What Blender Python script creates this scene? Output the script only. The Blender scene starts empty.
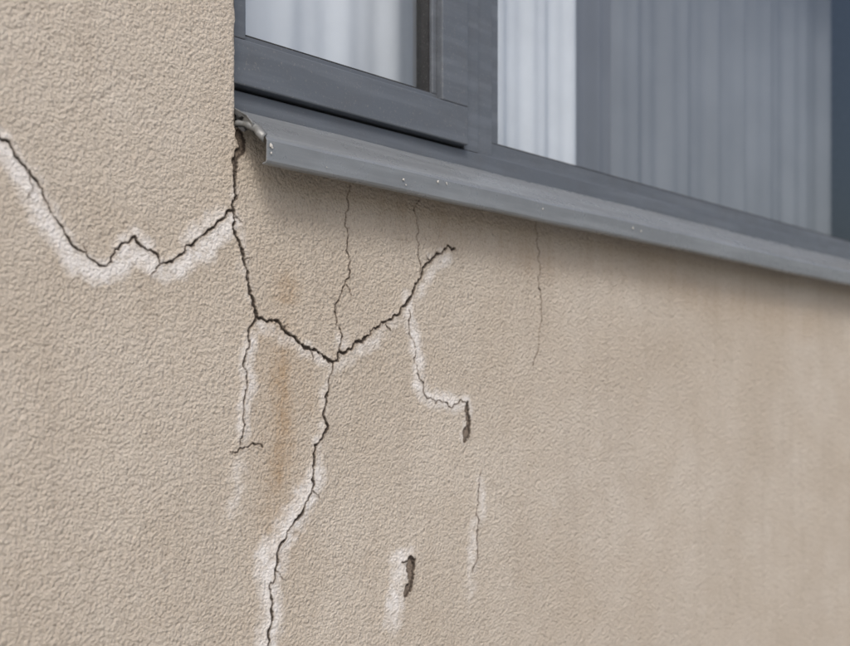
import bpy, math, random
import numpy as np
from mathutils import Vector
random.seed(4); rng=np.random.default_rng(7)
sc=bpy.context.scene
TH=math.radians(47.7); S,C=math.sin(TH),math.cos(TH); D=1.18; F=1180.; H=420.
Z0=1.25
# wall survey sheet -> metres on the wall plane (x along the wall, z up); strokes below shape or tint the wall
def P(px,py,y=0.0):
    a=(px-425)/F; dep=(D+y)/(C-a*S)
    return (dep*(S+a*C),(H-py)/F*dep)
CR=[ # pts, widths mm
 ([(-30,105),(0,140),(13,152),(24,166),(35,180),(45,200),(58,222),(72,245),(88,257),(100,266),(112,262),(125,243),(135,237),(150,250),(160,264),(172,262),(185,252),(197,240),(210,230),(225,218),(234,210)],(1.9,1.9)),
 ([(24,166),(30,183),(28,196)],(.8,.2)),([(88,257),(84,246)],(1.,.2)),([(160,264),(156,272),(150,276)],(.9,.2)),
 ([(238,132),(236,158),(235,172)],(10,4.)),
 ([(235,172),(235,180),(233,210)],(3.8,2.4)),
 ([(233,210),(238,240),(244,262),(248,285),(254,300),(256,316)],(2.6,3.4)),
 ([(233,210),(242,222)],(1.2,.2)),([(244,262),(252,258)],(1.2,.2)),
 ([(256,316),(270,320),(283,330),(295,338),(310,350),(322,356),(332,362),(338,350),(350,350)],(3.8,2.8)),
 ([(283,330),(288,324)],(1.2,.2)),([(310,350),(312,360)],(1.2,.3)),
 ([(350,350),(362,342),(372,330),(385,322),(398,315),(408,300),(418,280),(430,262),(442,254),(456,250)],(3.3,2.2)),
 ([(385,322),(390,331)],(1.2,.2)),([(430,262),(426,255)],(1.2,.2)),
 ([(256,316),(252,325),(249,345),(245,370),(243,400),(244,425),(240,445)],(1.6,.6)),
 ([(230,452),(240,448),(248,447),(258,444),(262,447)],(.5,1.5)),
 ([(332,362),(328,385),(324,410),(320,440),(314,470),(312,490),(303,510),(290,527),(280,545),(275,570),(272,600),(268,634),(264,660)],(2.6,1.9)),
 ([(312,490),(320,498)],(1.2,.2)),([(275,570),(283,579)],(1.2,.2)),
 ([(350,186),(347,240),(345,280),(338,300),(338,350)],(0.2,1.3)),
 ([(345,280),(351,296)],(.8,.1)),
 ([(420,200),(418,250),(420,275)],(0.2,0.3)),
 ([(408,310),(412,340),(417,370),(424,395),(435,403),(450,408),(460,400),(467,403)],(.4,.9)),
 ([(467,403),(468,420),(464,440)],(6,9.5)),
 ([(401,562),(410,556),(414,560)],(1.2,3)),([(410,561),(411,577),(405,596)],(11,9)),
 ([(480,470),(478,520),(472,570)],(0.1,0.5)),
 ([(535,222),(540,270),(540,330),(533,365)],(0.5,.9)),
]
HALO=[
 ([(-20,125),(13,163),(30,190),(50,225),(75,262),(95,275),(112,271),(130,252),(148,262),(165,269),(190,257),(215,234),(232,222)],16,1.08),
 ([(118,250),(135,240),(152,250)],14,.9),([(180,243),(200,230),(228,210)],13,.8),([(234,205),(236,180)],10,.35),
 ([(28,160),(50,200),(80,245)],10,.5),
 ([(236,215),(243,250),(250,290),(255,315)],10,.52),
 ([(258,324),(290,342),(332,368),(352,356),(380,335),(405,315),(430,276),(450,256)],12,.64),
 ([(336,345),(346,340)],20,.55),([(425,258),(445,250)],14,.4),
 ([(250,325),(246,370),(243,420),(240,450)],13,.85),([(240,450),(236,480),(237,530)],14,.5),
 ([(330,370),(325,420),(318,465),(310,495)],11,.62),
 ([(316,478),(304,503),(285,530),(275,560),(272,610),(266,650)],21,1.08),
 ([(272,540),(266,575)],18,.95),
 ([(408,300),(414,350),(422,392),(440,402),(465,402)],15,.95),([(467,405),(462,440)],15,.55),
 ([(412,552),(399,562),(396,590),(391,630)],20,.92),
 ([(480,470),(478,520),(472,570),(468,610)],15,.6),
 ([(560,470),(556,600)],16,.22),([(505,560),(500,640)],18,.18),([(600,420),(598,520)],16,.15),
]
RUST_BROWN=[([(283,335),(279,380),(284,440),(280,500)],30,.74),([(290,275),(286,306)],28,.6),([(262,325),(262,390)],22,.4),([(300,350),(306,420)],26,.35),([(283,320),(281,520),(283,560)],54,.36),
 ([(250,172),(400,205),(640,262),(850,305)],50,.28)]  # wide brown band along the wall under the sill
def W(l): return [P(*p) for p in l]
def frac(p,amp=.2,minl=.0045):
    r=[p[0]]
    def rec(a,b):
        L=math.dist(a,b)
        if L<minl: r.append(b);return
        m=((a[0]+b[0])/2,(a[1]+b[1])/2); o=random.gauss(0,amp*.6)*L
        m=(m[0]-(b[1]-a[1])/L*o,m[1]+(b[0]-a[0])/L*o); rec(a,m);rec(m,b)
    for a,b in zip(p,p[1:]): rec(a,b)
    return r
XO,X1,ZB,ZT=.9405,3.40,.370,1.56
def segs(l):
    r=[]
    for a,b,s in l:
        n=max(1,round((b-a)/s)); r+=list(np.linspace(a,b,n,endpoint=False))
    r.append(l[-1][1]); return np.array(r)
xs=segs([(-3,-.5,.25),(-.5,.5,.05),(.5,XO,.0013),(XO,1.5,.0013),(1.5,2.0,.0022),(2.0,X1,.005),(X1,6,.2)])
zs=segs([(-Z0,-.6,.05),(-.6,-.3,.003),(-.3,ZB,.0013),(ZB,.56,.002),(.56,ZT,.05),(ZT,2.2,.1)])
nx,nz=len(xs),len(zs)
X,Z=np.meshgrid(xs,zs,indexing='ij')
def field(pts,reach,upd):
    n=len(pts)-1
    for i in range(n):
        (x0,z0),(x1,z1)=pts[i],pts[i+1]
        i0,i1=np.searchsorted(xs,[min(x0,x1)-reach,max(x0,x1)+reach]); j0,j1=np.searchsorted(zs,[min(z0,z1)-reach,max(z0,z1)+reach])
        if i1<=i0 or j1<=j0: continue
        x=X[i0:i1,j0:j1];z=Z[i0:i1,j0:j1]
        L2=(x1-x0)**2+(z1-z0)**2+1e-12
        t=np.clip(((x-x0)*(x1-x0)+(z-z0)*(z1-z0))/L2,0,1)
        d=np.hypot(x-x0-t*(x1-x0),z-z0-t*(z1-z0))
        upd(i0,i1,j0,j1,d,(i+t)/n)
crack=np.full((nx,nz),20.0); halo=np.zeros((nx,nz)); rust_brown=np.zeros((nx,nz))
for p,(w0,w1) in CR:
    pts=frac(W(p)); ws=np.clip(1+rng.normal(0,.45,60),.3,2.2)
    def u(i0,i1,j0,j1,d,t):
        w=(w0+(w1-w0)*t)*np.interp(t,np.linspace(0,1,60),ws)
        crack[i0:i1,j0:j1]=np.minimum(crack[i0:i1,j0:j1],d*1000-w/2)
    field(pts,.02,u)
def soft(arr,w,s,ends=False):
    def u(i0,i1,j0,j1,d,t):
        v=np.clip(1-d/w,0,1); v=v*v*(3-2*v)*s
        if ends: v=v*np.clip(np.minimum(t,1-t)/.18+.25,0,1)
        arr[i0:i1,j0:j1]=np.maximum(arr[i0:i1,j0:j1],v)
    return u
for p,w,s in HALO: field(frac(W(p),.12,.012),w*.0017,soft(halo,w*.0017,s,len(p)<5))
for p,w,s in RUST_BROWN: field(frac(W(p),.05,.03),w*.0014,soft(rust_brown,w*.0014,s,w<60))
Y=np.zeros((nx,nz))
Y+= .0012*np.sin(X*9+1)*np.sin(Z*11)+.0006*np.sin(X*31+Z*17)
Y+= np.clip(-(crack-.2)/1.2,0,1)*.0035
Y-= halo*.0011
Y-= np.exp(-np.clip(crack,0,20)/4)*.0007
XX=X.copy()
k=np.searchsorted(xs,XO-1e-9); jm=(zs>=ZB-1e-9)&(zs<=ZT+1e-9)
for q in range(6):
    nn=np.convolve(rng.normal(0,1,nz),np.ones(7)/7,'same')
    if k-q>0: XX[k-q,jm]+= (nn*.0016*math.exp(-q/2))[jm]; Y[k-q,jm]+=.0022*math.exp(-q/1.6)
co=np.stack([XX,Y,Z+Z0],-1).reshape(-1,3)
I,J=np.meshgrid(np.arange(nx-1),np.arange(nz-1),indexing='ij')
xc=(xs[:-1]+xs[1:])/2; zc=(zs[:-1]+zs[1:])/2
hole=((xc>XO)&(xc<X1))[:,None]&((zc>ZB)&(zc<ZT))[None,:]
I=I[~hole];J=J[~hole]
q=np.stack([I*nz+J,(I+1)*nz+J,(I+1)*nz+J+1,I*nz+J+1],-1)
used=np.zeros(nx*nz,bool); used[q.ravel()]=True
remap=np.cumsum(used)-1
co=co[used]; q=remap[q]
me=bpy.data.meshes.new("stucco_wall")
me.vertices.add(len(co)); me.vertices.foreach_set("co",co.astype(np.float32).ravel())
me.loops.add(q.size); me.loops.foreach_set("vertex_index",q.astype(np.int32).ravel())
me.polygons.add(len(q)); me.polygons.foreach_set("loop_start",(np.arange(len(q))*4).astype(np.int32))
me.update(calc_edges=True)
me.polygons.foreach_set("use_smooth",np.ones(len(q),bool))
for n,a in (("crack",crack),("halo",halo),("rust_brown",rust_brown)):
    at=me.attributes.new(n,'FLOAT','POINT'); at.data.foreach_set("value",a.reshape(-1)[used].astype(np.float32))
wall=bpy.data.objects.new("stucco_wall",me); sc.collection.objects.link(wall)
# ---------- materials
class NT:
    def __init__(s,name):
        s.m=bpy.data.materials.new(name); s.m.use_nodes=True; s.t=s.m.node_tree; s.b=s.t.nodes["Principled BSDF"]
    def n(s,ty,**k):
        x=s.t.nodes.new(ty)
        for a,v in k.items(): setattr(x,a,v)
        return x
    def l(s,a,b): s.t.links.new(a,b)
    def put(s,sock,v):
        if isinstance(v,bpy.types.NodeSocket): s.l(v,sock)
        else: sock.default_value=v
    def math(s,op,a,b=0.,c=0.,clamp=False):
        x=s.n('ShaderNodeMath',operation=op); x.use_clamp=clamp
        for i,v in enumerate((a,b,c)): s.put(x.inputs[i],v)
        return x.outputs[0]
    def mix(s,f,a,b,bt='MIX'):
        x=s.n('ShaderNodeMix',data_type='RGBA',blend_type=bt)
        s.put(x.inputs[0],f); s.put(x.inputs[6],a if not isinstance(a,tuple) else a+(1,)); s.put(x.inputs[7],b if not isinstance(b,tuple) else b+(1,))
        return x.outputs[2]
    def noise(s,sc,det=3,ro=.55,vec=None,dist=0):
        x=s.n('ShaderNodeTexNoise'); x.inputs['Scale'].default_value=sc; x.inputs['Detail'].default_value=det; x.inputs['Roughness'].default_value=ro; x.inputs['Distortion'].default_value=dist
        s.l(vec if vec else s.co(),x.inputs['Vector']); return x.outputs[0]
    def co(s):
        if not hasattr(s,'_c'): s._c=s.n('ShaderNodeTexCoord').outputs['Object']
        return s._c
    def mr(s,v,a,b,c=0.,d=1.):
        x=s.n('ShaderNodeMapRange'); s.put(x.inputs[0],v)
        for i,k in enumerate((a,b,c,d)): x.inputs[i+1].default_value=k
        return x.outputs[0]
def attr(m,n): return m.n('ShaderNodeAttribute',attribute_name=n).outputs['Fac']
m=NT("stucco"); g1=m.noise(255,4,.68); g2=m.noise(95,3,.6)
v=m.n('ShaderNodeTexVoronoi',feature='F1'); v.inputs['Scale'].default_value=230; m.l(m.co(),v.inputs['Vector']); vd=v.outputs['Distance']
big=m.noise(3.2,3,.6); mid=m.noise(14,3,.6); along=m.noise(46,3,.6)
mp=m.n('ShaderNodeMapping'); mp.inputs['Scale'].default_value=(30,1,2.2); m.l(m.co(),mp.inputs[0]); streak=m.noise(1,3,.6,mp.outputs[0])
ck=attr(m,"crack"); ha=attr(m,"halo"); ru=attr(m,"rust_brown")
base=m.mix(m.mr(big,.3,.7),(.485,.437,.375),(.57,.533,.48))
base=m.mix(m.mr(mid,.35,.7,0,.4),base,(.45,.395,.33))
pit=m.math('MULTIPLY',m.mr(g1,.52,.32),m.mr(g2,.62,.35,.25,1.))
base=m.mix(m.math('MULTIPLY',pit,.6),base,(.20,.165,.13))
base=m.mix(m.mr(g1,.6,.8,0,.3),base,(.67,.64,.60))
base=m.mix(m.mr(streak,.5,.75,0,.18),base,(.31,.265,.22))
rf=m.math('MULTIPLY',ru,m.mr(streak,.3,.65,.4,1.)); rf=m.math('MULTIPLY',rf,m.mr(mid,.3,.7,1.3,.6)); rf=m.math('MULTIPLY',rf,m.mr(g2,.3,.7,1.15,.6),clamp=True)
base=m.mix(rf,base,(.335,.222,.115))
hf=m.math('MULTIPLY',m.math('ADD',ha,m.math('ADD',m.mr(along,.3,.7,-.48,.16),m.mr(mid,.3,.7,-.18,.08))),m.mr(g2,.3,.65,.6,1.35)); hf=m.mr(hf,.0,.95,0,.84)
hf=m.math('MULTIPLY',hf,m.mr(ha,0.0,.3))
base=m.mix(hf,base,(.71,.71,.715))
cd=m.math('ADD',m.math('ADD',ck,m.mr(g1,.3,.7,-.6,.6)),m.mr(along,.35,.65,-.35,.45))
edge=m.mr(cd,.1,2.8,.5,0)
base=m.mix(edge,base,(.27,.215,.165))
cm=m.mr(cd,-.6,1.0,1,0)
core=m.mix(m.mr(ck,-1.9,-3.2),(.055,.044,.037),(.20,.165,.135))  # dark dirt in cracks; around chip floors the dark rim paints edge shadow
base=m.mix(m.math('MULTIPLY',cm,.95),base,core)
m.l(base,m.b.inputs['Base Color']); m.b.inputs['Roughness'].default_value=.93; m.b.inputs['Specular IOR Level'].default_value=.2
h=m.math('MULTIPLY',vd,-.5); h=m.math('ADD',h,m.math('MULTIPLY',g2,1.0)); h=m.math('ADD',h,m.math('MULTIPLY',g1,.85))
h=m.math('MULTIPLY',h,m.mr(hf,0,1,1,.65)); h=m.math('SUBTRACT',h,m.math('MULTIPLY',cm,.6))
bp=m.n('ShaderNodeBump'); bp.inputs['Strength'].default_value=.95; bp.inputs['Distance'].default_value=.0036; m.l(h,bp.inputs['Height']); m.l(bp.outputs[0],m.b.inputs['Normal'])
me.materials.append(m.m)
def paint(name,c,ro,met=0.,dirt=.25,bump=.0002):
    m=NT(name); n=m.noise(22,4,.6); n2=m.noise(300,2,.5)
    mp=m.n('ShaderNodeMapping'); mp.inputs['Scale'].default_value=(4,60,60); m.l(m.co(),mp.inputs[0]); n3=m.noise(1,3,.6,mp.outputs[0])
    base=m.mix(m.mr(n,.45,.75,0,dirt),c,tuple(x*.45+.03 for x in c)); base=m.mix(m.mr(n2,.62,.75,0,.25),base,(.35,.34,.32))
    base=m.mix(m.mr(n3,.45,.7,0,.35),base,tuple(x*1.6+.02 for x in c))
    m.l(base,m.b.inputs['Base Color']); m.l(m.mr(n,.3,.7,ro-.07,ro+.12),m.b.inputs['Roughness']); m.b.inputs['Metallic'].default_value=met
    bp=m.n('ShaderNodeBump'); bp.inputs['Distance'].default_value=bump; m.l(n2,bp.inputs['Height']); m.l(bp.outputs[0],m.b.inputs['Normal']); return m.m
M_frame=paint("frame_grey",(.095,.110,.132),.36); M_sill=paint("sill_grey",(.22,.24,.26),.28,.3)
M_gask=paint("gasket",(.015,.016,.018),.6); M_cap=paint("cap_grey",(.17,.18,.185),.4,.3)
M_room=paint("room_plaster",(.16,.165,.18),.9); M_fleck=paint("pale_fleck",(.5,.5,.48),.7)
def flat(name,c,ro=.9):
    m=NT(name); m.l(m.mix(m.mr(m.noise(6,4),.3,.7),c,tuple(x*.85 for x in c)),m.b.inputs['Base Color']); m.b.inputs['Roughness'].default_value=ro; return m
M_cur=flat("curtain_fabric",(.70,.74,.82)); M_drape=flat("drape_fabric",(.16,.17,.20)); M_sheer=flat("grey_voile",(.24,.255,.29))
M_ground=flat("concrete_paving",(.3,.29,.27)).m
g=bpy.data.materials.new("glass"); g.use_nodes=True; t=g.node_tree; t.nodes.clear()
def N(ty,**k):
    x=t.nodes.new(ty)
    for a,b in k.items(): setattr(x,a,b)
    return x
o=N('ShaderNodeOutputMaterial'); mx=N('ShaderNodeMixShader'); tr=N('ShaderNodeBsdfTransparent'); gl=N('ShaderNodeBsdfGlossy'); ge=N('ShaderNodeNewGeometry')
gl.inputs['Roughness'].default_value=.02; tr.inputs[0].default_value=(.93,.96,.97,1)
dp=N('ShaderNodeVectorMath',operation='DOT_PRODUCT'); t.links.new(ge.outputs['Normal'],dp.inputs[0]); t.links.new(ge.outputs['Incoming'],dp.inputs[1])
ab=N('ShaderNodeMath',operation='ABSOLUTE'); t.links.new(dp.outputs['Value'],ab.inputs[0])
om=N('ShaderNodeMath',operation='SUBTRACT'); om.inputs[0].default_value=1; t.links.new(ab.outputs[0],om.inputs[1])
pw=N('ShaderNodeMath',operation='POWER'); t.links.new(om.outputs[0],pw.inputs[0]); pw.inputs[1].default_value=4
ma=N('ShaderNodeMath',operation='MULTIPLY_ADD'); t.links.new(pw.outputs[0],ma.inputs[0]); ma.inputs[1].default_value=.85; ma.inputs[2].default_value=.14
t.links.new(ma.outputs[0],mx.inputs[0]);t.links.new(tr.outputs[0],mx.inputs[1]);t.links.new(gl.outputs[0],mx.inputs[2]);t.links.new(mx.outputs[0],o.inputs[0])
# ---------- helpers
def mk(name,verts,faces,mat,parent=None,bev=0,smooth=False):
    e=bpy.data.meshes.new(name); e.from_pydata([(x,y,z+Z0) for x,y,z in verts],[],faces); e.update(); e.materials.append(mat)
    ob=bpy.data.objects.new(name,e); sc.collection.objects.link(ob)
    if parent: ob.parent=parent
    if bev:
        b=ob.modifiers.new("bevel",'BEVEL'); b.width=bev; b.segments=2; b.limit_method='ANGLE'; b.harden_normals=False
    if smooth: e.polygons.foreach_set("use_smooth",[True]*len(e.polygons))
    return ob
def boxes(name,bl,mat,parent=None,bev=.0015):
    V=[];Fc=[]
    for x0,x1,y0,y1,z0,z1 in bl:
        b=len(V); V+=[(x,y,z) for x in(x0,x1) for y in(y0,y1) for z in(z0,z1)]
        Fc+=[tuple(b+i for i in f) for f in((0,1,3,2),(4,6,7,5),(0,4,5,1),(2,3,7,6),(0,2,6,4),(1,5,7,3))]
    return mk(name,V,Fc,mat,parent,bev)
def ring(x0,x1,z0,z1,w,y0,y1,wb=None,wl=None,wr=None):
    wb=wb or w; wl=wl or w; wr=wr or w
    return [(x0,x1,y0,y1,z0,z0+wb),(x0,x1,y0,y1,z1-w,z1),(x0,x0+wl,y0+.0001,y1,z0+wb,z1-w),(x1-wr,x1,y0+.0001,y1,z0+wb,z1-w)]
def empty(n):
    e=bpy.data.objects.new(n,None); sc.collection.objects.link(e); return e
mk("reveal",[(XO,.002,ZB),(XO,.13,ZB),(XO,.13,ZT),(XO,.002,ZT),(X1,.002,ZB),(X1,.13,ZB),(X1,.13,ZT),(X1,.002,ZT)],[(0,1,2,3),(4,7,6,5),(3,2,6,7),(0,4,5,1)],me.materials[0],wall)
mk("room",[(.3,.14,-1.2),(4.4,.14,-1.2),(4.4,3,-1.2),(.3,3,-1.2),(.3,.14,1.9),(4.4,.14,1.9),(4.4,3,1.9),(.3,3,1.9)],[(0,1,2,3),(4,7,6,5),(2,6,7,3),(0,3,7,4),(1,5,6,2)],M_room,wall)
boxes("wall_core",[(.3,XO-.001,.125,.14,-1.2,1.9),(X1+.001,4.4,.125,.14,-1.2,1.9),(XO,X1,.125,.14,-1.2,ZB-.001),(XO,X1,.125,.14,ZT+.001,1.9)],M_room,wall,0)
win=empty("window")
boxes("outer_frame",[(XO-.005,X1,.040,.12,.397,.431),(XO-.005,X1,.040,.12,ZT-.04,ZT+.005),(XO-.005,XO+.014,.0402,.12,.431,ZT-.04),(X1-.04,X1+.004,.0402,.12,.431,ZT-.04),
  (1.434,1.470,.0402,.12,.431,ZT-.04),(1.474,1.512,.046,.12,.431,ZT-.04)],M_frame,win)
boxes("sash",ring(XO+.018,1.430,.4355,ZT-.045,.06,.028,.08,wl=.022,wr=.062),M_frame,win,.002)
boxes("sash_bead",ring(XO+.040,1.368,.4955,ZT-.105,.010,.040,.07),M_frame,win)
boxes("sash_gasket",ring(XO+.050,1.358,.5055,ZT-.115,.004,.046,.07),M_gask,win,0)
boxes("fixed_bead",ring(1.512,X1-.04,.431,ZT-.04,.028,.056,.09),M_frame,win)
boxes("fixed_gasket",ring(1.540,X1-.068,.459,ZT-.068,.004,.062,.09),M_gask,win,0)
boxes("joint_seal",[(XO,1.434,.060,.1,.429,.437),(1.428,1.436,.060,.1,.43,ZT-.04),(1.469,1.475,.060,.1,.43,ZT-.04)],M_gask,win,0)
def pane(n,x0,x1,z0,z1,y): mk(n,[(x0,y,z0),(x1,y,z0),(x1,y,z1),(x0,y,z1)],[(0,1,2,3)],g,win)
pane("glass_pane",XO+.052,1.356,.507,ZT-.117,.060); pane("glass_pane_fixed",1.542,X1-.07,.461,ZT-.07,.075)
def curtain(name,x0,x1,y,amp,wl,mat=None):
    n=int((x1-x0)/.004); V=[];Fc=[]
    for i in range(n+1):
        x=x0+(x1-x0)*i/n; ph=x/wl*6.283
        yy=y+amp*(math.sin(ph+1.3*math.sin(x*9))+.35*math.sin(2.3*ph+1))
        V+=[(x,yy,.2),(x,yy,1.6)]
        if i: b=2*i; Fc.append((b-2,b,b+1,b-1))
    return mk(name,V,Fc,(mat or M_cur).m,None,0,True)
curtain("curtain",.75,1.62,.155,.0045,.13); curtain("curtain",1.63,1.91,.16,.005,.10)
curtain("dark_drape",1.88,2.12,.22,.016,.09,M_drape); curtain("voile_curtain",2.06,3.39,.29,.010,.17,M_sheer)
# sill
def sheet(name,prof,x0,x1,th,mat,parent,nseg=60,wob=0):
    pr=[Vector((0,a,b)) for a,b in prof]; V=[];Fc=[]; k=len(pr)
    nor=[]
    for i in range(k):
        t=(pr[min(i+1,k-1)]-pr[max(i-1,0)]).normalized(); nor.append(Vector((0,-t.z,t.y)))
    loop=[p for p in pr]+[pr[i]-nor[i]*th for i in range(k-1,-1,-1)]; L=len(loop)
    for s in range(nseg+1):
        x=x0+(x1-x0)*s/nseg; dz=wob*math.sin(x*7+.5)*.6+wob*.4*math.sin(x*23)
        V+=[(x,p.y,p.z+dz) for p in loop]
        if s:
            b=(s-1)*L
            for i in range(L): j=(i+1)%L; Fc.append((b+i,b+j,b+L+j,b+L+i))
    Fc.append(tuple(range(L-1,-1,-1))); Fc.append(tuple(nseg*L+i for i in range(L)))
    return mk(name,V,Fc,mat,parent,.0006)
sill=empty("window_sill")
sheet("folded_sill",[(-.041,.318),(-.048,.319),(-.050,.322),(-.0505,.347),(-.0485,.3510),(-.045,.3545),(-.006,.380),(.036,.404)],XO+.010,X1-.002,.002,M_sill,sill,80,.0008)
mk("end_upstand",[(XO+.004,-.030,.362),(XO+.004,.036,.398),(XO+.002,.036,.412),(XO+.001,-.006,.390),(XO-.001,-.024,.380),(XO+.002,-.031,.371),
 (XO+.008,-.030,.362),(XO+.008,.036,.398),(XO+.006,.036,.412),(XO+.005,-.006,.390),(XO+.003,-.024,.380),(XO+.006,-.031,.371)],
 [(0,1,2,3,4,5),(11,10,9,8,7,6)]+[(i,i+6,(i+1)%6+6,(i+1)%6) for i in range(6)],M_cap,sill,.0008)
V=[];Fc=[]
nt_=14
for i in range(nt_+1):
    t_=i/nt_; y=-.004-.046*t_; zc_=.381-.026*t_+.006*math.sin(t_*math.pi); wd=.014*(1-.5*t_)+.002*math.sin(t_*17)
    for kx in range(5):
        s_=kx/4; ang=s_*2.4
        V.append((XO+.011-wd*math.sin(ang)*.95, y+.001*kx, zc_-.009*(1-math.cos(ang))*.7))
    if i:
        b=(i-1)*5
        for kx in range(4): Fc.append((b+kx,b+kx+1,b+6+kx,b+5+kx))
tab=mk("torn_tab",V,Fc,M_cap,sill,0,True); so_=tab.modifiers.new("s",'SOLIDIFY'); so_.thickness=.0012
V=[];Fc=[]
for i in range(13):
    for j in range(7):
        y=.034-.050*i/12; r=.007+.002*math.sin(i*1.7)+.001*random.random(); an=j/6*math.pi
        V.append((XO-.002+r*math.sin(an)*1.0,y,.398-.018*i/12*1.3+r*math.cos(an)-.004))
        if i and j: b=i*7+j; Fc.append((b-8,b-7,b,b-1))
mk("gap_shade",V,Fc,M_gask,sill,0,True)  # black mesh standing in for the shaded gap at the sill end
V=[];Fc=[]
def fleck(x,y,z,r,e=1.6):
    b=len(V); n=9
    V.append((x,y-.0008,z))
    for i in range(n):
        a=i/n*6.283; rr=r*random.uniform(.4,1.3); V.append((x+rr*math.cos(a)*.8,y,z+rr*math.sin(a)*e*.6))
    for i in range(n): Fc.append((b,b+1+i,b+1+(i+1)%n))
for x,z,r in ((1.268,.343,.003),(1.196,.335,.003),(1.201,.328,.0015),(1.287,.343,.002),(1.785,.338,.0032),(1.812,.336,.0025),(.957,.341,.0035),(.956,.332,.002),(1.52,.337,.002),(1.05,.329,.0012)):
    fleck(x,-.0516,z,r)
mk("pale_flecks",V,Fc,M_fleck,sill)  # small pale specks laid on the sill lip
mk("ground",[(-600,-600,-Z0),(600,-600,-Z0),(600,600,-Z0),(-600,600,-Z0)],[(0,1,2,3)],M_ground)
# light
el=math.radians(48); az=math.radians(222)
d=Vector((math.sin(az)*math.cos(el),math.cos(az)*math.cos(el),math.sin(el)))
sun=bpy.data.lights.new("sun",'SUN'); sun.energy=1.5; sun.angle=math.radians(16); sun.color=(1,.97,.93)
so=bpy.data.objects.new("sun",sun); sc.collection.objects.link(so); so.rotation_euler=d.to_track_quat('Z','Y').to_euler()
w=bpy.data.worlds.new("World"); sc.world=w; w.use_nodes=True; nt=w.node_tree; bg=nt.nodes["Background"]
sk=nt.nodes.new('ShaderNodeTexSky'); sk.sky_type='NISHITA'; sk.sun_disc=False; sk.sun_elevation=el; sk.sun_rotation=az; sk.dust_density=6
nt.links.new(sk.outputs[0],bg.inputs[0]); bg.inputs[1].default_value=.15
cam=bpy.data.cameras.new("camera"); cam.lens=36*F/850; cam.sensor_width=36; cam.shift_y=97/850; cam.clip_end=2000; cam.clip_start=.05
cam.dof.use_dof=True; cam.dof.focus_distance=1.58; cam.dof.aperture_fstop=4.0
cobj=bpy.data.objects.new("camera",cam); sc.collection.objects.link(cobj); cobj.location=(0,-D,Z0); cobj.rotation_euler=(math.radians(90),0,-TH)
sc.camera=cobj
sc.view_settings.view_transform='Standard'; sc.view_settings.look='None'; sc.view_settings.exposure=0
